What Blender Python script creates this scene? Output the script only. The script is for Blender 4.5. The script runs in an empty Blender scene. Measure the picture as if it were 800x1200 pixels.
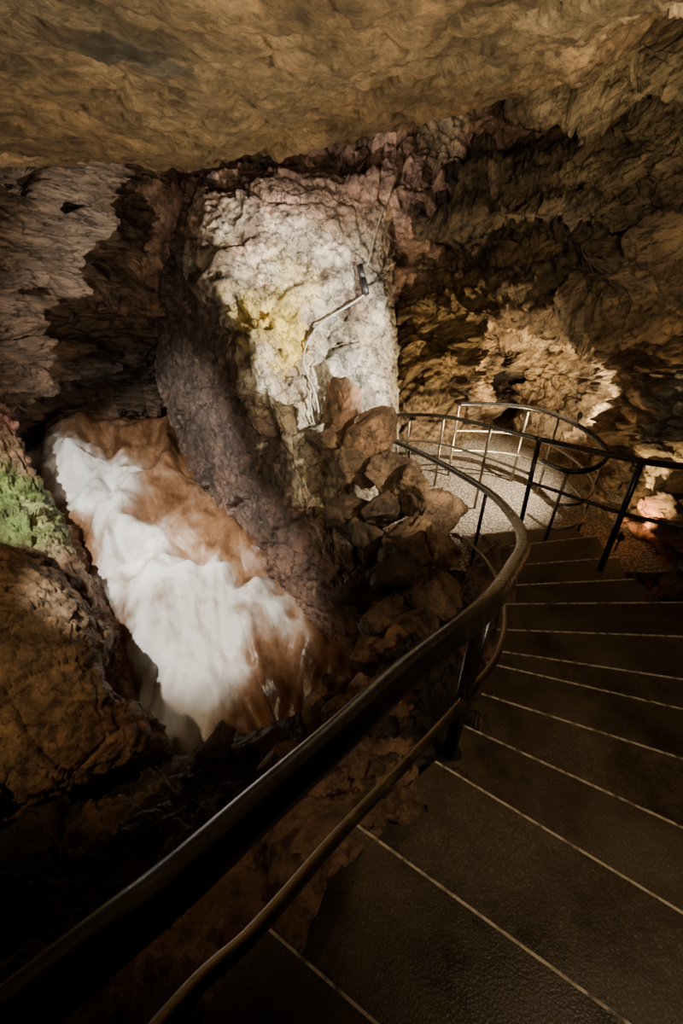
import bpy, math, random, time
import numpy as np
from mathutils import Vector, noise, Matrix
from mathutils.bvhtree import BVHTree
random.seed(4)
PITCH=math.radians(32); CP,SP=math.cos(PITCH),math.sin(PITCH); FP=480.0
# unprojection: image pixel (x,y) and depth s from the camera -> world metres
def P(x,y,s):
    u=(x-400)/FP; v=(600-y)/FP
    return (u*s,(CP+SP*v)*s,(-SP+CP*v)*s)
def PZ(x,y,z):
    v=(600-y)/FP
    return P(x,y,z/(-SP+CP*v))
def grid(rows): return np.array([[P(*c) for c in r] for r in rows])

cd=bpy.data.cameras.new('camera'); cam=bpy.data.objects.new('camera',cd)
bpy.context.scene.collection.objects.link(cam); bpy.context.scene.camera=cam
cam.rotation_euler=(math.radians(58),0,0); cam.location=(0,0,0)
cd.sensor_fit='VERTICAL'; cd.sensor_height=36; cd.lens=36*FP/1200; cd.clip_start=0.02

def newmat(name):
    m=bpy.data.materials.new(name); m.use_nodes=True
    nt=m.node_tree; nt.nodes.clear()
    o=nt.nodes.new('ShaderNodeOutputMaterial'); b=nt.nodes.new('ShaderNodeBsdfPrincipled')
    nt.links.new(b.outputs[0],o.inputs[0]); return m,nt,b
def N(nt,t,**k):
    n=nt.nodes.new(t)
    for a,v in k.items():
        if a in n.inputs: n.inputs[a].default_value=v
        else: setattr(n,a,v)
    return n
def ramp(nt,stops,src):
    r=nt.nodes.new('ShaderNodeValToRGB'); e=r.color_ramp.elements
    while len(e)<len(stops): e.new(.5)
    for i,(p,c) in enumerate(stops):
        e[i].position=p; e[i].color=(c[0],c[1],c[2],1) if not isinstance(c,float) else (c,c,c,1)
    nt.links.new(src,r.inputs[0]); return r
def mul(nt,a,b,fac=1.0,mode='MULTIPLY'):
    m=nt.nodes.new('ShaderNodeMix'); m.data_type='RGBA'; m.blend_type=mode
    m.inputs[0].default_value=fac
    nt.links.new(a,m.inputs[6]); nt.links.new(b,m.inputs[7]); return m.outputs[2]
def rock_mat(name,sc=1.0,bump=.5,rough=(.45,.85),stretch=(1,1,1),rot=(0,0,0),dist=.1,cr_=.4,w1=1.2):
    m,nt,b=newmat(name); L=nt.links
    at=N(nt,'ShaderNodeAttribute',attribute_name='Col')
    tc=N(nt,'ShaderNodeTexCoord'); mp=nt.nodes.new('ShaderNodeMapping'); mp.vector_type='TEXTURE'
    mp.inputs['Rotation'].default_value=rot; mp.inputs['Scale'].default_value=tuple(1/x for x in stretch); L.new(tc.outputs['Object'],mp.inputs[0])
    n1=N(nt,'ShaderNodeTexNoise',Scale=1.6*sc,Detail=10.0,Roughness=.65,Distortion=.4)
    n2=N(nt,'ShaderNodeTexNoise',Scale=8*sc,Detail=9.0,Roughness=.7)
    n3=N(nt,'ShaderNodeTexNoise',Scale=40*sc,Detail=6.0,Roughness=.75)
    n4=N(nt,'ShaderNodeTexNoise',Scale=3.5*sc,Detail=9.0,Roughness=.6); n4.noise_type='RIDGED_MULTIFRACTAL'
    vo=N(nt,'ShaderNodeTexVoronoi',Scale=2.6*sc); vo.feature='DISTANCE_TO_EDGE'
    for n in (n1,n2,n3,n4): L.new(mp.outputs[0],n.inputs['Vector'])
    mx=N(nt,'ShaderNodeVectorMath',operation='MULTIPLY_ADD'); mx.inputs[1].default_value=(.4,.4,.4)
    L.new(n2.outputs['Color'],mx.inputs[0]); L.new(mp.outputs[0],mx.inputs[2]); L.new(mx.outputs[0],vo.inputs['Vector'])
    r1=ramp(nt,[(.32,(.30,.26,.23)),(.5,(.95,.93,.9)),(.68,(1.6,1.5,1.4))],n1.outputs[0])
    r2=ramp(nt,[(.36,(.34,.31,.28)),(.5,(1.,1.,1.)),(.66,(1.45,1.4,1.35))],n2.outputs[0])
    r3=ramp(nt,[(.35,.5),(.6,1.2)],n3.outputs[0])
    rv=ramp(nt,[(.0,.12),(.03,1.0)],vo.outputs['Distance'])
    c=mul(nt,at.outputs['Color'],r1.outputs[0]); c=mul(nt,c,r2.outputs[0],.85); c=mul(nt,c,r3.outputs[0],.7); c=mul(nt,c,rv.outputs[0],cr_)
    L.new(c,b.inputs['Base Color'])
    rr=N(nt,'ShaderNodeMapRange'); rr.inputs[1].default_value=.35; rr.inputs[2].default_value=.65
    rr.inputs[3].default_value=rough[0]; rr.inputs[4].default_value=rough[1]
    L.new(n2.outputs[0],rr.inputs[0]); L.new(rr.outputs[0],b.inputs['Roughness'])
    prev=None
    def add(src,w):
        nonlocal prev
        a=N(nt,'ShaderNodeMath',operation='MULTIPLY_ADD'); a.inputs[1].default_value=w
        L.new(src,a.inputs[0])
        if prev is not None: L.new(prev,a.inputs[2])
        else: a.inputs[2].default_value=0
        prev=a.outputs[0]
    add(n2.outputs[0],.8); add(n3.outputs[0],.22); add(rv.outputs[0],.35*cr_/.4); add(n4.outputs[0],.3); add(n1.outputs[0],w1)
    bp=N(nt,'ShaderNodeBump',Strength=bump,Distance=dist); L.new(prev,bp.inputs['Height'])
    L.new(bp.outputs[0],b.inputs['Normal']); return m
M_rock=rock_mat('rock_brown',bump=.75); M_fin=rock_mat('rock_pale',sc=1.0,bump=.7,rough=(.5,.9),dist=.06,cr_=.85)
M_ceil=rock_mat('rock_ceiling',sc=1.4,bump=.8,stretch=(.6,1.2,1),rot=(0,0,.5),rough=(.5,.8),dist=.055,cr_=.12,w1=.8)
M_strata=rock_mat('rock_strata',sc=1.0,bump=.9,stretch=(.5,.5,2.4),rot=(0,.25,0),rough=(.3,.7))
M_right=rock_mat('rock_streaked',sc=1.1,bump=.9,stretch=(.6,.8,1.8),rot=(0,-.6,0),rough=(.4,.8),dist=.10,cr_=.6)
M_wet=rock_mat('rock_wet',sc=1.2,bump=.8,rough=(.2,.55))

def cr(A,n):
    R=len(A); t=np.linspace(0,R-1,n); i=np.clip(np.floor(t).astype(int),0,R-2); f=t-i
    f=f.reshape((-1,)+(1,)*(A.ndim-1))
    p0=A[np.maximum(i-1,0)];p1=A[i];p2=A[i+1];p3=A[np.minimum(i+2,R-1)]
    m1=.5*(p2-p0);m2=.5*(p3-p1)
    return (2*f**3-3*f**2+1)*p1+(f**3-2*f**2+f)*m1+(-2*f**3+3*f**2)*p2+(f**3-f**2)*m2
def blocks(q):
    d,pts=noise.voronoi(q); c=pts[0]
    v=noise.noise_vector(c*3.71)*1.5
    o=noise.noise(c*5.3+Vector((7,3,1)))
    e=d[1]-d[0]
    return o*1.3+v.dot(q-c)-(.35*max(0,1-e/.07))
def disp(p,sc,st,strata=None):
    q=Vector((p.x*st[0],p.y*st[1],p.z*st[2]))*sc
    w=noise.noise_vector(q*.6)*.35+noise.noise_vector(q*3)*.04
    a=blocks(q+w)
    b=blocks((q+w*1.5)*2.5+Vector((5,1,9)))
    c=blocks((q+w)*6+Vector((2,8,3)))
    f=noise.fractal(q*1.3,1.0,2.0,5)
    r=.62*a+.32*b+.10*c+.18*f
    if strata:
        dr,fr,am=strata
        h=p.dot(dr)*fr+noise.noise(p*.5)*1.3+noise.noise(p*2)*.25; k=math.floor(h); t=h-k
        s=noise.noise(Vector((k*3.3,1.7,p.x*.25)))*1.4+.5*(t if t<.8 else (1-t)*4)
        r+=am*s
    return r
def colfn(p,base,blobs):
    w=noise.noise_vector(p*1.3)*.45+noise.noise_vector(p*5)*.2
    q=p+w; c=Vector(base)
    for (cen,r,rgb) in blobs:
        d=(q-cen).length/r
        if d<1.6:
            k=1/(1+math.exp((d-1)*9)); c=c.lerp(Vector(rgb),k)
    return c
def mkmesh(name,verts,faces,mat,cols=None,smooth=True):
    me=bpy.data.meshes.new(name); me.from_pydata([tuple(v) for v in verts],[],faces); me.update()
    if cols is not None:
        ca=me.color_attributes.new('Col','FLOAT_COLOR','POINT')
        ca.data.foreach_set('color',np.array([(c[0],c[1],c[2],1) for c in cols],dtype=np.float32).ravel())
    if smooth: me.polygons.foreach_set('use_smooth',[True]*len(me.polygons))
    me.materials.append(mat)
    o=bpy.data.objects.new(name,me); bpy.context.scene.collection.objects.link(o); return o
def patch(name,G,nr,nc,amp,sc,mat,base,blobs=(),st=(1,1,1),fine=.03,strata=None,cf=None,sgn=1):
    A=cr(G,nr); A=cr(A.transpose(1,0,2),nc).transpose(1,0,2)
    du=np.gradient(A,axis=0);dv=np.gradient(A,axis=1); n=np.cross(du,dv)
    n/=np.maximum(np.linalg.norm(n,axis=2,keepdims=True),1e-9)
    V=[];C=[]
    for i in range(nr):
        for j in range(nc):
            p=Vector(A[i,j]); nn=Vector(n[i,j])
            dd=disp(p,sc,st,strata)
            d=amp*dd+fine*noise.fractal(p*7,1.0,2.1,4)
            V.append(p+nn*d)
            C.append(cf(i/(nr-1),j/(nc-1),p) if cf else colfn(p,base,blobs))
    F=[(i*nc+j,i*nc+j+1,(i+1)*nc+j+1,(i+1)*nc+j) for i in range(nr-1) for j in range(nc-1)]
    return mkmesh(name,V,F,mat,C)
def B(x,y,s,r,rgb): return (Vector(P(x,y,s)),r,rgb)
def row(y,ss): return [(x,y,s) for x,s in zip(xs,ss)]

# near ceiling slab
xs=[-400,-100,60,160,240,330,420,520,620,700,800,950]
ed=[175,188,192,196,200,182,160,135,112,90,15,-80]
Gc=[[(x*1.6-300,-420,.95) for x in xs],
    [(x,-250,.95) for x in xs],
    [(x,-100,1.3) for x in xs],
    [(x,e*.3+5,2.15) for x,e in zip(xs,ed)],
    [(x,e-45,3.1) for x,e in zip(xs,ed)],
    [(x,e-3,3.9) for x,e in zip(xs,ed)],
    [(x,e-14,4.1) for x,e in zip(xs,ed)],
    [(x,e-110,4.8) for x,e in zip(xs,ed)]]
patch('ceiling',grid(Gc),280,380,.13,.85,M_ceil,(.30,.21,.115),[B(300,120,2.6,1.1,(.42,.31,.18)),B(60,60,2,.9,(.25,.19,.12)),B(180,50,2.1,.35,(.2,.19,.15)),B(650,60,2.6,.9,(.44,.34,.20))],st=(.6,1.2,1),fine=.035)  # pale blobs paint the brighter-lit areas into the ceiling colour

# upper red back wall
xs=[60,140,200,260,330,400,460,540,640]
Gu=[[(x,60,6.6) for x in xs],[(x,140,6.9) for x in xs],[(x,190,7.0) for x in xs],
    [(x,225,6.7+abs(x-350)*.002) for x in xs],[(x,270,7.0+abs(x-350)*.004) for x in xs],[(x,370,8.2) for x in xs]]
patch('rock_wall_back',grid(Gu),220,300,.50,1.2,M_rock,(.26,.16,.11),
  [B(280,215,6.8,.8,(.40,.24,.19)),B(440,200,6.9,.8,(.48,.33,.28)),B(170,250,7.3,.7,(.48,.32,.25)),B(400,195,6.9,.4,(.16,.13,.08)),B(310,195,6.9,.4,(.12,.12,.09)),B(520,150,7,.5,(.5,.4,.27)),B(210,270,7.1,.3,(.55,.38,.31))],fine=.04)

# pillar
fin=[
 [(150,250,9.6),(185,240,9.0),(215,215,8.2),(240,198,7.2),(300,195,7.0),(350,192,7.1),(400,195,7.3),(453,200,7.6),(462,200,8.8)],
 [(165,325,9.4),(192,305,8.5),(212,275,7.4),(232,240,6.3),(295,228,6.2),(350,225,6.4),(400,225,6.6),(453,228,6.9),(464,225,8.2)],
 [(165,335,9.4),(188,325,8.0),(208,318,6.9),(228,312,5.9),(295,300,6.0),(345,300,6.2),(400,300,6.5),(457,300,6.9),(464,300,8.2)],
 [(178,398,9.3),(212,390,7.8),(250,380,6.7),(285,365,5.75),(320,375,5.85),(360,378,6.1),(405,380,6.4),(457,380,6.8),(464,380,8.2)],
 [(192,478,9.1),(232,470,7.5),(268,462,6.5),(303,450,5.65),(335,455,5.8),(370,460,6.0),(410,460,6.3),(455,460,6.7),(462,460,8)],
 [(222,553,8.5),(265,553,7.1),(302,545,6.3),(335,530,5.6),(360,535,5.7),(385,540,6.0),(415,540,6.2),(450,540,6.5),(460,540,8)],
 [(268,625,7.7),(302,632,6.7),(333,620,6.1),(362,605,5.55),(375,610,5.6),(395,610,5.8),(420,610,6.0),(450,610,6.4),(460,610,8)],
 [(328,695,6.9),(355,705,6.2),(378,702,5.9),(400,695,5.5),(410,700,5.5),(422,700,5.6),(435,700,5.8),(455,700,6.2),(465,700,8)],
 [(400,765,6.3),(425,775,5.8),(438,770,5.7),(447,762,5.45),(452,765,5.45),(456,765,5.5),(460,765,5.7),(470,765,6.2),(475,765,8)],
 [(420,850,6.1),(440,850,5.7),(450,850,5.5),(458,850,5.4),(460,850,5.4),(464,850,5.5),(468,850,5.7),(475,850,6.2),(480,850,8)]]
ye=[B(312,350,5.8,.45,(.55,.43,.12)),B(325,392,5.8,.38,(.58,.45,.10)),B(335,320,6.0,.4,(.52,.45,.24)),B(425,340,6.6,.45,(.38,.37,.33)),B(410,450,6.3,.5,(.42,.41,.37))]
def fincol(fi,fj,p):  # lit front and shaded left face painted into the rock colour
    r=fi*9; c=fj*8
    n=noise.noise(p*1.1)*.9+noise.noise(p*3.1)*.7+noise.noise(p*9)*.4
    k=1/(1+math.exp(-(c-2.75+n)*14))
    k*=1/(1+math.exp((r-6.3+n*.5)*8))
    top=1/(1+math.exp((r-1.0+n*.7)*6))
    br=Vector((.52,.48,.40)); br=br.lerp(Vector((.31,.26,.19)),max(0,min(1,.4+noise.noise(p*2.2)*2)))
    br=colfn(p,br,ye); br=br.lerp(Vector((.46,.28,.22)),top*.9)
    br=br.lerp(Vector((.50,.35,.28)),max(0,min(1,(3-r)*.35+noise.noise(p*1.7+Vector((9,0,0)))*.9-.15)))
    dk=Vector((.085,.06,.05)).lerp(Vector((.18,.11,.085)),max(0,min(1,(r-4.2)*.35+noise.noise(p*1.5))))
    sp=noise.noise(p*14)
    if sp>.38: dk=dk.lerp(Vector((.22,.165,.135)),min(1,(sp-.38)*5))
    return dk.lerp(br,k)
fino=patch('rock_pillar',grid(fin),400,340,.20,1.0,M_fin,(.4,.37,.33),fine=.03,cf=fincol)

# left strata
xs=[-250,-100,0,60,120,170,205,240]
Gl=[row(60,[3.9,4.6,5.2,5.6,6.2,6.7,7.2,7.6]),row(170,[4.1,4.8,5.4,5.8,6.5,7.1,7.5,8]),row(230,[4.1,4.8,5.4,5.9,6.7,7.4,8.0,8.6]),
 row(285,[4.0,4.7,5.3,5.9,6.7,7.5,8.4,9.2]),row(335,[4.1,4.8,5.5,6.3,7.3,8.4,9.2,9.8]),row(352,[4.9,5.7,6.5,7.3,8.2,9.0,9.6,10.2]),
 row(400,[4.6,5.4,6.3,7.2,8.2,9.2,9.8,10.3]),row(440,[4.9,5.7,6.6,7.6,8.6,9.5,10,10.5]),row(490,[5.4,6.3,7.8,9.8,10.8,11.3,11.6,11.8]),row(560,[5.6,6.6,8.2,10.4,11.4,11.9,12.2,12.4])]
patch('rock_wall_left',grid(Gl),280,220,.46,1.0,M_strata,(.22,.155,.11),[B(60,280,6,1.0,(.27,.20,.15)),B(150,230,7,.6,(.17,.11,.07)),B(30,420,6.6,1.3,(.20,.135,.095)),B(140,470,9,1.3,(.04,.03,.027))],st=(.55,.45,2.0),strata=(Vector((.18,.05,1)),2.2,.5))  # near-black blob paints the recess shade into the rock colour

# right cave wall with alcove
xs=[430,480,530,560,585,620,660,700,740,800,950]
Gr=[row(-40,[6.6,6.3,6.0,5.9,5.7,5.5,5.2,4.9,4.6,4.3,3.8]),
 row(60,[7.5,7.2,6.8,6.5,6.3,6,5.7,5.4,5,4.6,4]),
 row(115,[7.8,7.4,6.9,6.5,6.1,5.7,5.4,5.2,5.0,4.7,4.2]),
 row(145,[8.5,8.4,8.0,7.8,7.5,7.2,6.8,6.2,5.7,5,4.4]),
 row(205,[8.3,7.9,7.2,6.7,6.5,6.3,6.1,5.8,5.6,5,4.4]),
 row(255,[8.1,7.5,6.8,6.3,6.1,5.9,5.8,5.5,5.3,5.0,4.5]),
 row(280,[8.3,8.1,7.9,7.7,7.5,7.2,6.8,6.1,5.5,5.1,4.6]),
 row(335,[8.4,8.1,7.7,7.4,7.0,6.6,6.2,5.8,5.3,5.0,4.6]),
 row(375,[8.4,8.1,7.7,7.4,6.9,6.5,6.1,5.7,5.4,5.1,4.6]),
 row(392,[8.5,8.2,7.9,7.8,9.8,9.9,9.4,7.6,6.1,5.3,4.7]),
 row(435,[8.6,8.3,8.0,7.9,11.6,10.4,9.8,8.6,6.5,5.5,4.8]),
 row(480,[8.6,8.4,8.2,8.2,11.0,9.9,9.4,8.2,6.4,5.4,4.7]),
 row(530,[8.4,8.4,8.4,8.5,9.0,8.4,8,7.4,6.2,5.4,4.6]),
 row(600,[8,8.1,8.2,8.2,8.2,7.6,7,6.4,5.8,5.1,4.5]),
 row(700,[8,8.1,8.2,8.2,8.0,7.0,6.4,5.8,5.4,4.9,4.4])]
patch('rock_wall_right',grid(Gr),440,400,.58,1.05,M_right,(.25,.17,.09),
 [B(560,200,6.6,1.4,(.09,.065,.04)),B(700,290,6,1.2,(.12,.085,.05)),B(720,130,5.2,.9,(.36,.28,.17)),B(520,400,8.0,1.0,(.34,.23,.10)),B(640,430,9.8,1.2,(.50,.36,.20)),B(580,440,11.0,.9,(.03,.02,.015)),B(790,480,5.3,.5,(.26,.25,.22)),B(760,640,5.3,.6,(.42,.17,.08)),B(775,570,5.5,.25,(.60,.48,.28))],st=(.8,.8,1.3),strata=(Vector((-.55,.1,.85)),2.2,.36),fine=.05)  # shade of the hole and the pale glow painted in as wall colour

# moss bank
Gm=[[(-150,440,6.6),(-20,455,7.0),(2,465,7.3),(12,480,7.8),(10,520,8.8)],
 [(-150,490,6.2),(-20,490,6.6),(4,490,6.8),(18,505,7.1),(16,545,8.4)],
 [(-150,540,5.8),(-20,552,6.2),(20,562,6.5),(50,575,6.9),(62,597,7.9)],
 [(-150,600,5.4),(-20,600,5.7),(32,605,6.0),(70,618,6.4),(90,636,7.3)],
 [(-150,660,5),(-20,660,5.2),(50,660,5.6),(95,668,6.0),(112,682,6.9)],
 [(-150,740,4.8),(-20,740,4.9),(50,740,5.2),(125,735,5.6),(148,748,6.3)],
 [(-150,850,4.8),(-20,850,4.9),(80,850,5.0),(155,840,5.2),(190,855,5.8)],
 [(-150,950,5),(-20,950,5),(80,930,5.0),(180,900,5.1),(215,905,5.5)]]
patch('mossy_bank',grid(Gm),180,150,.14,2.0,M_wet,(.3,.18,.11),[B(60,660,6,.5,(.4,.32,.17)),B(30,600,6.2,.95,(.19,.27,.08)),B(60,612,6.4,.4,(.30,.32,.14)),B(0,500,6.8,.4,(.45,.22,.18)),B(150,780,5.5,.5,(.33,.15,.08))],fine=.06)

# left boulder
Gb=[[(-220,560,5),(-80,590,5.1),(0,630,5.2),(50,650,5.5),(68,668,5.8)],
 [(-220,600,4.2),(-80,620,4.4),(0,642,4.6),(52,658,4.9),(80,680,5.4)],
 [(-220,700,3.8),(-60,700,3.9),(20,705,4.0),(92,718,4.3),(125,735,5.0)],
 [(-200,790,3.4),(-60,790,3.5),(30,790,3.65),(108,790,3.9),(142,805,4.6)],
 [(-200,870,3.1),(-60,870,3.2),(30,870,3.4),(140,860,3.7),(200,872,4.3)],
 [(-200,960,2.9),(-60,950,3.0),(10,945,3.3),(90,920,3.7),(160,895,4.2)],
 [(-200,1050,3.2),(-60,1020,3.3),(20,990,3.9),(100,950,4.3),(180,915,4.7)]]
patch('left_boulder',grid(Gb),210,160,.15,1.3,M_rock,(.26,.17,.09),[B(60,730,4,.5,(.30,.21,.125)),B(150,850,3.8,.4,(.28,.16,.09))])

# foreground ledge
Gf=[[(-150,960,4.6),(60,940,4.8),(150,915,5),(230,885,5.2),(300,865,5.1),(370,850,5.0),(430,800,5.0),(470,740,5.2)],
 [(-150,1000,3.3),(60,965,3.3),(150,935,3.4),(230,892,3.6),(300,868,3.5),(370,848,3.2),(430,800,3.1),(475,745,3.3)],
 [(-150,1080,2.6),(60,1050,2.6),(150,1010,2.6),(240,960,2.6),(310,920,2.5),(380,890,2.2),(450,830,2.25),(500,760,2.6)],
 [(-150,1150,2.1),(60,1120,2.1),(150,1080,2.0),(240,1020,1.9),(320,970,1.8),(400,920,1.75),(480,850,1.85),(530,780,2.3)],
 [(-150,1230,1.7),(60,1200,1.7),(160,1150,1.55),(260,1080,1.4),(340,1020,1.4),(420,950,1.5),(500,880,1.7),(550,800,2.1)],
 [(-150,1400,1.5),(100,1330,1.4),(200,1240,1.3),(300,1150,1.25),(380,1070,1.3),(440,1000,1.4),(530,920,1.7),(570,830,2.1)]]
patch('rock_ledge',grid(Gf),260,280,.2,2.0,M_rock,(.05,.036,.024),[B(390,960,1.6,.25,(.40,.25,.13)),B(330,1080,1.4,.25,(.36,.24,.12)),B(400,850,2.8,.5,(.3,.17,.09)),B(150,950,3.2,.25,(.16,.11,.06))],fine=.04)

def shell():
    nu,nv=90,60;V=[];C=[]
    for i in range(nv+1):
        th=math.pi*i/nv
        for j in range(nu):
            ph=2*math.pi*j/nu
            d=Vector((math.sin(th)*math.cos(ph),math.sin(th)*math.sin(ph),math.cos(th)))
            p=Vector((d.x*10.5,5+d.y*12,-1.5+d.z*6.5)); p+=d*1.2*disp(p,.5,(1,1,1)); V.append(p); C.append((.10,.07,.05))
    F=[(i*nu+j,i*nu+(j+1)%nu,(i+1)*nu+(j+1)%nu,(i+1)*nu+j) for i in range(nv) for j in range(nu)]
    mkmesh('cave_shell',V,F,M_rock,C)
shell()

# ---------------- water
mw,nt,b=newmat('rapids_water'); L=nt.links
at=N(nt,'ShaderNodeAttribute',attribute_name='Col')
tc=N(nt,'ShaderNodeTexCoord'); mp=nt.nodes.new('ShaderNodeMapping'); mp.vector_type='TEXTURE'
mp.inputs['Scale'].default_value=(.8,1.5,1.3); mp.inputs['Rotation'].default_value=(0,0,.45); L.new(tc.outputs['Object'],mp.inputs[0])
n1=N(nt,'ShaderNodeTexNoise',Scale=1.7,Detail=9.0,Roughness=.55,Distortion=.7); L.new(mp.outputs[0],n1.inputs['Vector'])
n6=N(nt,'ShaderNodeTexNoise',Scale=9.0,Detail=6.0,Roughness=.6); L.new(mp.outputs[0],n6.inputs['Vector'])
sep=N(nt,'ShaderNodeSeparateColor'); L.new(at.outputs['Color'],sep.inputs[0])
k=N(nt,'ShaderNodeMath',operation='MULTIPLY_ADD'); k.inputs[1].default_value=1.9; L.new(n1.outputs[0],k.inputs[0]); L.new(sep.outputs[0],k.inputs[2])
k2=N(nt,'ShaderNodeMath',operation='MULTIPLY_ADD'); k2.inputs[1].default_value=.5; L.new(n6.outputs[0],k2.inputs[0]); L.new(k.outputs[0],k2.inputs[2])
mr=N(nt,'ShaderNodeMapRange'); mr.inputs[1].default_value=.95; mr.inputs[2].default_value=2.4; L.new(k2.outputs[0],mr.inputs[0])
r=ramp(nt,[(.06,(.10,.048,.024)),(.3,(.25,.135,.072)),(.5,(.36,.25,.18)),(.66,(.55,.49,.44)),(.88,(.88,.88,.88))],mr.outputs[0])
L.new(r.outputs[0],b.inputs['Base Color'])
rg=ramp(nt,[(.2,.22),(.6,.7)],mr.outputs[0]); L.new(rg.outputs[0],b.inputs['Roughness'])
bp=N(nt,'ShaderNodeBump',Strength=.2,Distance=.12); L.new(k2.outputs[0],bp.inputs['Height']); L.new(bp.outputs[0],b.inputs['Normal'])
Gw=[[(x,y,s) for x in xx] for y,s,xx in [
 (485,11.0,(-80,20,90,160,250)),(505,9.4,(-60,30,100,160,260)),(545,8.4,(-20,60,140,200,300)),(590,7.7,(0,90,180,250,340)),(640,7.05,(20,120,210,290,380)),
 (700,6.45,(40,150,240,320,430)),(770,5.9,(60,170,260,350,480)),(830,5.45,(80,190,280,370,500)),(900,5.0,(90,200,290,380,520)),(980,4.8,(90,200,290,380,520))]]
G=grid(Gw); nr,nc=300,240
A=cr(G,nr); A=cr(A.transpose(1,0,2),nc).transpose(1,0,2)
foam=[(45,535,8.7,.85),(80,560,8.3,.6),(140,595,7.8,.65),(120,565,8.2,.6),(150,640,7.2,.65),(175,690,6.5,.65),(215,760,6,.65),(335,725,6.2,.42),(205,820,5.5,.6),(245,700,6.5,.42),(295,700,6.5,.4),(275,770,5.9,.35),(190,850,5.3,.4)]
fb=[(Vector(P(x,y,s)),r) for x,y,s,r in foam]
V=[];C=[]
for i in range(nr):
    for j in range(nc):
        p=Vector(A[i,j]); q=Vector((p.x*1.1+p.y*.35,p.y*.6-p.x*.2,0))
        w=noise.noise_vector(q)*.5
        h=.36*noise.fractal(q+w,1.3,2.0,3)+.012*noise.fractal(q*4+w*4,.8,2.0,3)
        pp=p+noise.noise_vector(p*.9)*.5+noise.noise_vector(p*2.6)*.3+noise.noise_vector(p*6)*.08
        f=min(1,sum(math.exp(-((pp-c).length/r)**2) for c,r in fb))
        V.append(p+Vector((0,0,h+.22*f))); C.append((f*1.05,0,0))
F=[(i*nc+j,i*nc+j+1,(i+1)*nc+j+1,(i+1)*nc+j) for i in range(nr-1) for j in range(nc-1)]
mkmesh('river_rapids',V,F,mw,C)

# ---------------- stairs
def tz(k): return -1.5-.15*(k-1)
innerpx={0:(325,1095),1:(425,970),2:(525,900),3:(550,852),4:(565,812),5:(580,778),6:(585,762),7:(590,737),8:(595,707),9:(600,685),10:(600,662),11:(592,640),12:(570,625)}
outerpx={0:(445,1200),1:(740,1200),2:(800,1068),3:(800,968),4:(800,888),5:(800,830),6:(800,795),7:(800,745),8:(800,705),9:(700,680),10:(690,655),11:(660,632),12:(640,618)}
I={};O={}
for k in innerpx:
    a=Vector(PZ(*innerpx[k],tz(k))); c=Vector(PZ(*outerpx[k],tz(k)))
    d=(c-a).normalized(); I[k]=a-d*.05; O[k]=a+d*(1.55 if k<9 else 1.25)
for k in (-1,-2,-3):
    st=Vector((-.19,-.30,.15)); I[k]=I[0]+st*(-k); O[k]=O[0]+st*(-k)
ms,nt,b=newmat('stair_concrete'); L=nt.links
tc=N(nt,'ShaderNodeTexCoord'); n1=N(nt,'ShaderNodeTexNoise',Scale=2.2,Detail=9.0,Roughness=.7); n2=N(nt,'ShaderNodeTexNoise',Scale=150.0,Detail=3.0)
L.new(tc.outputs['Object'],n1.inputs['Vector']);L.new(tc.outputs['Object'],n2.inputs['Vector'])
r1=ramp(nt,[(.35,(.035,.024,.014)),(.65,(.115,.082,.05))],n1.outputs[0]); r2=ramp(nt,[(.3,.6),(.6,1.0),(.7,1.9)],n2.outputs[0])
L.new(mul(nt,r1.outputs[0],r2.outputs[0]),b.inputs['Base Color'])
rw_=ramp(nt,[(.35,.28),(.65,.62)],n1.outputs[0]); L.new(rw_.outputs[0],b.inputs['Roughness'])
bp=N(nt,'ShaderNodeBump',Strength=.22,Distance=.008); L.new(n2.outputs[0],bp.inputs['Height']); L.new(bp.outputs[0],b.inputs['Normal'])
mn,nt,b=newmat('nosing_worn_edge'); L=nt.links
tc=N(nt,'ShaderNodeTexCoord'); n1=N(nt,'ShaderNodeTexNoise',Scale=30.0,Detail=3.0); L.new(tc.outputs['Object'],n1.inputs['Vector'])
r1=ramp(nt,[(.35,(.12,.09,.06)),(.55,(.60,.52,.40))],n1.outputs[0]); L.new(r1.outputs[0],b.inputs['Base Color']); b.inputs['Roughness'].default_value=.4
V=[];Fc=[];mi=[]
ks=sorted(I)
def quad(a,b_,c,d,m=0):
    n=len(V); V.extend([a,b_,c,d]); Fc.append((n,n+1,n+2,n+3)); mi.append(m)
up=Vector((0,0,1))
for i in range(1,len(ks)):
    k=ks[i]; z=I[k].z; k0=ks[i-1]
    a,c=I[k],O[k]; a0=Vector((I[k0].x,I[k0].y,z)); c0=Vector((O[k0].x,O[k0].y,z))
    bk=((a0+c0)/2-(a+c)/2).normalized()
    nb=.006+.0015*max(k,0)
    quad(a+bk*nb,c+bk*nb,c0+bk*.03,a0+bk*.03)
    quad(a,c,c+bk*nb,a+bk*nb,1)
    dn=up*-.008
    quad(a+dn,c+dn,c,a,1)
    dn2=up*-.17
    quad(a+dn2+bk*.02,c+dn2+bk*.02,c+dn,a+dn)
    quad(a+up*-.6,a,a0,a0+up*-.6); quad(c,c+up*-.6,c0+up*-.6,c0)
so=mkmesh('spiral_staircase',V,Fc,ms,smooth=False); so.data.materials.append(mn)
so.data.polygons.foreach_set('material_index',mi)

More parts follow.
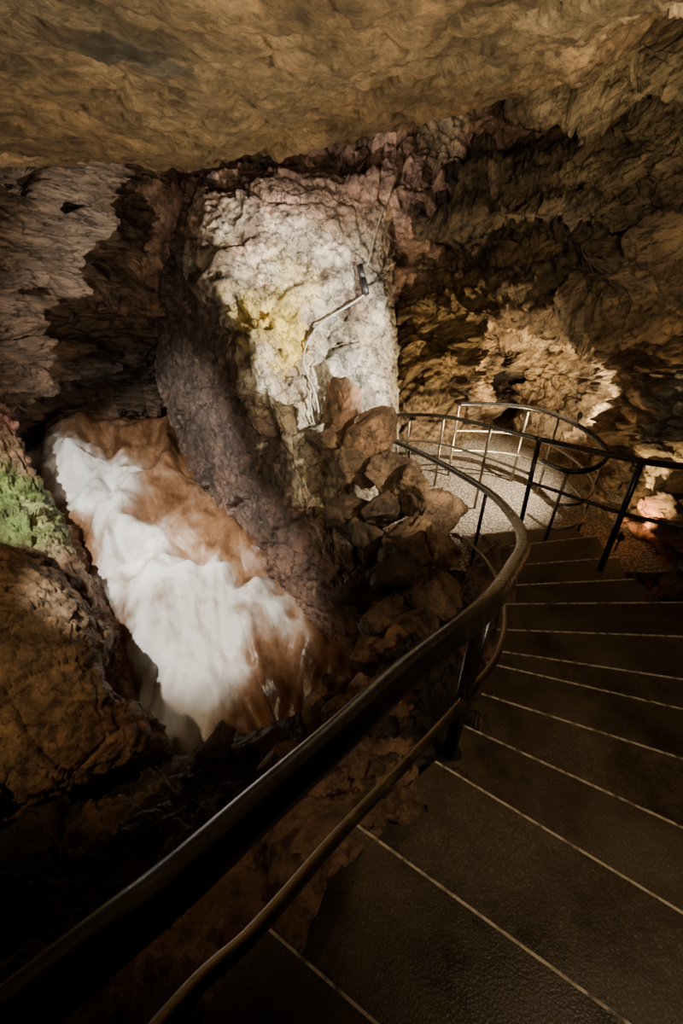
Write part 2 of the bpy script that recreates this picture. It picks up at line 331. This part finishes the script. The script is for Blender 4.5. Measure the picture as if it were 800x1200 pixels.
mg,nt,b=newmat('landing_gravel'); L=nt.links
tc=N(nt,'ShaderNodeTexCoord'); v1=N(nt,'ShaderNodeTexVoronoi',Scale=28.0); L.new(tc.outputs['Object'],v1.inputs['Vector'])
r1=ramp(nt,[(.0,(.6,.52,.4)),(.6,(.15,.115,.08))],v1.outputs['Distance']); L.new(r1.outputs[0],b.inputs['Base Color']); b.inputs['Roughness'].default_value=.7
bp=N(nt,'ShaderNodeBump',Strength=.8,Distance=.02,invert=True); L.new(v1.outputs['Distance'],bp.inputs['Height']); L.new(bp.outputs[0],b.inputs['Normal'])
V=[];n=60
for i in range(n):
    for j in range(n):
        x=.3+4.2*i/(n-1); y=3.9+4.6*j/(n-1); V.append(Vector((x,y,-3.3+.06*noise.noise(Vector((x*2,y*2,0))))))
F=[(i*n+j,(i+1)*n+j,(i+1)*n+j+1,i*n+j+1) for i in range(n-1) for j in range(n-1)]
mkmesh('floor',V,F,mg)

# ---------------- rails
def metal(name,c,r,m=1.0):
    M,nt,b=newmat(name); L=nt.links
    tc=N(nt,'ShaderNodeTexCoord'); n1=N(nt,'ShaderNodeTexNoise',Scale=14.0,Detail=5.0); L.new(tc.outputs['Object'],n1.inputs['Vector'])
    r1=ramp(nt,[(.3,tuple(x*.6 for x in c)),(.7,tuple(x*1.2 for x in c))],n1.outputs[0]); L.new(r1.outputs[0],b.inputs['Base Color'])
    mr=N(nt,'ShaderNodeMapRange'); mr.inputs[3].default_value=r*.7; mr.inputs[4].default_value=r*1.4; L.new(n1.outputs[0],mr.inputs[0]); L.new(mr.outputs[0],b.inputs['Roughness'])
    b.inputs['Metallic'].default_value=m; return M
M_dark=metal('rail_dark_paint',(.012,.009,.006),.27,0); M_br=metal('rail_worn_bronze',(.20,.155,.09),.4); M_cab=metal('cable_grey',(.5,.47,.42),.5,.0); M_blk=metal('black_plastic',(.02,.02,.02),.4,0)
M_ring=metal('rail_galvanised',(.3,.26,.2),.4)
def sweep(pts,r,Vv,Ff,n=14,dens=10):
    A=cr(np.array(pts,dtype=float),(len(pts)-1)*dens+1) if len(pts)>2 else np.array(pts,dtype=float)
    A=[Vector(a) for a in A]; base=len(Vv); prev=None
    for i,a in enumerate(A):
        t=(A[min(i+1,len(A)-1)]-A[max(i-1,0)]).normalized()
        if prev is None:
            s=t.cross(up); s=s if s.length>.1 else t.cross(Vector((1,0,0))); s.normalize()
        else: s=(prev-t*prev.dot(t)).normalized()
        prev=s; w=t.cross(s)
        rr=r if not isinstance(r,tuple) else r[0]+(r[1]-r[0])*min(1,i/(len(A)*.55))
        for k in range(n):
            an=2*math.pi*k/n; Vv.append(a+(s*math.cos(an)+w*math.sin(an))*rr)
    for i in range(len(A)-1):
        for k in range(n):
            Ff.append((base+i*n+k,base+i*n+(k+1)%n,base+(i+1)*n+(k+1)%n,base+(i+1)*n+k))
    Ff.append(tuple(base+k for k in range(n))[::-1]); e=base+(len(A)-1)*n; Ff.append(tuple(e+k for k in range(n)))
def railset(name,parts):
    em=bpy.data.objects.new(name,None); bpy.context.scene.collection.objects.link(em)
    for pn,mat,tubes in parts:
        Vv=[];Ff=[]
        for pts,r in tubes: sweep(pts,r,Vv,Ff,n=20)
        o=mkmesh(pn,Vv,Ff,mat); o.parent=em
    return em
top=[(-.62,-.30,-.42)]+[PZ(*c) for c in [(20,1190,-.56),(200,1040,-.62),(300,950,-.675),(400,860,-.74),(480,785,-.80),(568,713,-.90),(600,668,-1.12),(613,635,-1.38),(600,605,-1.72),(570,575,-1.98),(520,545,-2.2),(480,525,-2.33),(450,512,-2.4)]]
low=[(-.45,-.2,-.75)]+[PZ(*c) for c in [(190,1200,-.93),(300,1090,-1.03),(400,975,-1.14),(480,890,-1.22),(550,812,-1.32),(585,760,-1.5),(590,710,-1.85),(575,665,-2.15),(545,630,-2.45)]]
tp=Vector(PZ(568,713,-.90))
posts=[([(tp[0],tp[1],tp[2]),(tp[0],tp[1]-.01,-1.68)],.026)]
for pt,dz in ((top[10],.95),(top[12],.95)): posts.append(([pt,(pt[0],pt[1],pt[2]-dz)],.018))
railset('inner_handrail',[('top_rail',M_dark,[(top,(.027,.037))]),('lower_rail',M_br,[(low,.015)]),('posts',M_dark,posts)])
p1=(2.29,4.47,-1.80);p2=(2.71,3.38,-1.57)
rt=[p1,(2.52,3.95,-1.70),p2,(2.88,3.0,-1.45),(3.0,2.3,-1.15)]
rl=[(a,b_,c-.55) for a,b_,c in rt]
railset('outer_handrail',[('top_rail',M_dark,[(rt,.03)]),('lower_rail',M_dark,[(rl,.02)]),('posts',M_dark,[([p1,(2.36,4.47,-3.3)],.028),([p2,(2.76,3.38,-2.9)],.03)])])
f1=[PZ(*c) for c in [(440,487,-2.3),(480,486,-2.2),(520,488,-2.1),(575,500,-1.98)]]+[p1]
f2=[PZ(*c) for c in [(538,473,-2.0),(580,474,-2.0),(620,478,-2.0),(655,488,-2.0),(690,507,-2.0),(711,530,-2.02),(698,548,-2.06),(665,552,-2.12),(636,540,-2.2)]]
sh=lambda L_,d:[(a,b_,c-d) for a,b_,c in L_]
pf=[([q,(q[0],q[1],-3.3)],.02) for q in (f1[1],f1[2],f1[3],f2[0],f2[2],f2[3],f2[5],f2[7])]
railset('landing_railing',[('top_rails',M_dark,[(f1,.028),(f2,.034)]),('lower_rails',M_ring,[(sh(f1,.45),.018),(sh(f2,.45),.018),(sh(f2,.8),.018)]),('posts',M_ring,pf)])

# ---------------- parapet stones
import bmesh
def boulder(c,r,Vv,Ff,Cc,col,sq=(1,1,1)):
    bm=bmesh.new(); bmesh.ops.create_icosphere(bm,subdivisions=5,radius=1)
    pl=[]
    for i in range(11):
        d=Vector((random.gauss(0,1),random.gauss(0,1),random.gauss(0,1))).normalized(); pl.append((d,random.uniform(.38,.75)))
    rot=Matrix.Rotation(random.uniform(0,6),3,'Z')@Matrix.Rotation(random.uniform(-.5,.5),3,'X')
    base=len(Vv)
    for v in bm.verts:
        p=v.co.copy()
        for it in range(2):
            for d,h in pl:
                t=p.dot(d)
                if t>h: p-=d*(t-h)
        p=Vector((p.x*sq[0],p.y*sq[1],p.z*sq[2]))*1.25
        q=c+rot@(p*r); n_=(q-c).normalized()
        q=q+n_*r*(.14*blocks(q*6)+.07*noise.fractal(q*9,1,2,4))
        Vv.append(q); k=.8+.5*noise.noise(q*4); Cc.append((col[0]*k,col[1]*k,col[2]*k))
    for f in bm.faces: Ff.append(tuple(base+v.index for v in f.verts))
    bm.free()
Vv=[];Ff=[];Cc=[]
br_=[(.36,.245,.155),(.38,.24,.15),(.32,.22,.15),(.42,.31,.21)]; dk_=[(.13,.09,.06),(.12,.08,.055),(.17,.11,.075)]
bl=[(398,478,5.25,.24,1.5,0),(383,515,5.25,.18,1,0),(432,505,5.1,.22,1.7,0),(418,545,5.0,.2,1,0),(455,548,4.8,.22,1.1,0),(478,572,4.5,.27,1,0),(512,605,4.2,.23,.7,0),(450,600,4.7,.24,1,1),
 (518,642,3.8,.17,.8,0),(485,630,4.2,.22,1,0),(500,690,3.4,.19,.9,0),(472,680,3.6,.2,1,1),(492,730,3.1,.14,.6,0),(462,720,3.4,.2,.8,0),(467,765,2.9,.14,.7,0),(440,775,3.0,.14,.8,0),(450,815,2.7,.12,.7,0),(425,815,2.8,.12,1.1,0),(395,805,3.0,.11,1.5,0),(410,850,2.6,.12,1,0),(372,845,2.9,.12,1,0),(500,785,2.55,.11,.7,0),(475,830,2.3,.12,.7,0),(505,840,2.2,.08,.7,0),(440,870,2.1,.11,.8,0),(478,650,3.9,.2,1,1),(440,640,4.6,.26,1,1),(410,600,5.0,.26,1.2,1),(430,690,4.4,.25,1,1),
 (430,940,1.75,.07,.8,0),(400,960,1.65,.08,.8,0),(360,1000,1.6,.08,.8,0),(375,930,1.9,.11,.9,0),(320,1030,1.55,.08,.8,0),(280,1080,1.5,.08,.8,0),(240,1130,1.5,.08,.8,1),(330,960,2.1,.13,.8,1),(345,900,2.6,.17,.8,0),(300,880,3.1,.18,.7,1),(250,890,3.3,.2,.7,1),(395,885,2.4,.12,.8,0)]
for x,y,s,r,zz,dk in bl:
    boulder(Vector(P(x,y,s)),r*1.2,Vv,Ff,Cc,random.choice(dk_ if dk else br_),(1,1.15,zz))
mkmesh('stone_parapet',Vv,Ff,M_rock,Cc)
rw=[(I[k]-(O[k]-I[k]).normalized()*.02) for k in range(13)]
path=[Vector((-.42,-.05,-1.3))]+rw+[Vector((1.35,4.9,-3.3)),Vector((.8,5.6,-3.3)),Vector((.3,6.4,-3.3))]
rows=[]
for f,(off,dz) in enumerate([(-.12,-.06),(.03,-.1),(.25,-.2),(.5,-.7),(.75,-1.4),(.9,-2.4),(1.0,-3.6)]):
    rr=[]
    for i,pp in enumerate(path):
        t=(path[min(i+1,len(path)-1)]-path[max(i-1,0)]); nrm=Vector((-t.y,t.x,0)).normalized()
        q=pp+nrm*off; rr.append((q.x,q.y,max(pp.z+dz,-6)))
    rows.append(rr)
patch('retaining_wall',np.array(rows),150,360,.12,2.6,M_rock,(.22,.14,.09),[],fine=.03)

bv=BVHTree.FromPolygons([v.co[:] for v in fino.data.vertices],[tuple(p.vertices) for p in fino.data.polygons])
def onfin(x,y,off=.05):
    d=Vector(P(x,y,1)).normalized()
    q,nn,_,dist=bv.ray_cast(Vector((0,0,0)),d)
    return q+Vector((.35,-.93,0))*off
def smooth(L_):
    for _ in range(2):
        L_=[L_[0]]+[(L_[i-1]+L_[i]*2+L_[i+1])/4 for i in range(1,len(L_)-1)]+[L_[-1]]
    return [q+Vector((.35,-.93,0))*.03 for q in L_]
hose=smooth([onfin(x,y) for x,y in [(447,243),(440,262),(434,285),(428,310)]])
hose2=smooth([onfin(x,y) for x,y in [(424,345),(415,352),(405,359),(395,364),(385,369),(375,376),(366,385),(358,397),(353,410),(352,421),(354,433),(360,443),(365,452),(369,463),(371,476),(372,490)]])
hose3=smooth([onfin(x,y) for x,y in [(362,455),(360,468),(361,480),(366,495)]])
a=onfin(418,311,.12); c=onfin(425,344,.12)
railset('wall_lamp_with_cable',[('cable',M_cab,[(hose,.012),(hose2,.016),(hose3,.012)]),('lamp_body',M_blk,[([a,a+(c-a)*.45],.05),([a+(c-a)*.5,c],.06)])])

def flood(loc,d):
    loc=Vector(loc); d=Vector(d).normalized()
    railset('floodlight',[('housing',M_blk,[([loc-d*.12,loc-d*.03],.045),([loc-d*.06,loc-d*.06-up*.25],.012)])])
flood((3.55,4.25,-2.95),(.5,.6,.35))
flood((4.3,7.2,-2.4),(.4,.8,.2))

# ---------------- lights
def spot(name,loc,tgt,W,ang,col,rad=.06,blend=.6):
    l=bpy.data.lights.new(name,'SPOT'); l.energy=W; l.spot_size=math.radians(ang); l.spot_blend=blend; l.color=col; l.shadow_soft_size=rad
    o=bpy.data.objects.new(name,l); bpy.context.scene.collection.objects.link(o); o.location=loc
    o.rotation_euler=(Vector(tgt)-Vector(loc)).to_track_quat('-Z','Y').to_euler()
spot('spot_pillar',(3.4,3.7,-.8),(-.55,6.7,-.95),3700,42,(1,.92,.78),.03,.6)
spot('spot_parapet',(2.4,1.6,.3),(.1,4.8,-2.2),750,38,(1,.81,.54))
spot('spot_water_far',(-4.3,3.3,-.4),(-3.5,6.9,-3.7),1350,66,(1,.96,.87),.04)
spot('spot_water_near',(-3.0,2.0,-.1),(-1.9,5.1,-4.8),1250,42,(1,.92,.8),.04)
spot('spot_boulder',(-2.6,.4,.5),(-3.0,3.3,-2.4),290,78,(1,.7,.4))
spot('spot_left_wall',(-3.0,2.3,-1.1),(-5.4,6.4,-.1),240,88,(1,.80,.60))
spot('spot_red_wall',(-.3,4.9,-.4),(-.4,7.6,.8),420,72,(1,.84,.7),.02)  # unseen light added in open air to brighten the back wall, no fitting
spot('spot_ceiling',(1.6,.2,-.6),(.3,3.0,.9),360,115,(1,.82,.54),.08,.9)
spot('spot_ceiling_left',(-1.9,.3,-.7),(-.8,3.0,.9),260,115,(1,.82,.54),.08,.9)
spot('spot_right',(1.6,2.2,.2),(4.2,6,1.8),400,75,(1,.78,.48))
spot('spot_ledge',(-.9,.4,.2),(-.2,1.6,-1.9),11,75,(1,.72,.42))  # unseen light added to lift the rocks along the rail
spot('lamp_landing',(3.55,4.25,-2.93),(4.25,4.95,-2.5),170,110,(1,.70,.36),.02,.8)
spot('lamp_alcove',(4.3,7.2,-2.35),(4.9,8.3,-2.2),300,140,(1,.82,.54),.02)
spot('lamp_alcove_up',(3.3,6.9,-2.6),(3.6,9.5,-1.3),1000,80,(1,.74,.40),.02)
spot('lamp_landing_up',(2.2,5.6,-3.0),(2.3,8.0,-1.2),520,105,(1,.78,.46),.02)
spot('fill_landing',(3.2,5.6,-.9),(2.0,6.5,-3.3),950,85,(1,.86,.66),.02)  # unseen fill light added above the landing floor, no fitting
spot('spot_stairs',(1.2,-.5,.75),(1.8,2.6,-2.2),95,100,(1,.76,.46))
w=bpy.data.worlds.new('world'); bpy.context.scene.world=w; w.use_nodes=True
w.node_tree.nodes['Background'].inputs[0].default_value=(.9,.7,.5,1); w.node_tree.nodes['Background'].inputs[1].default_value=.014
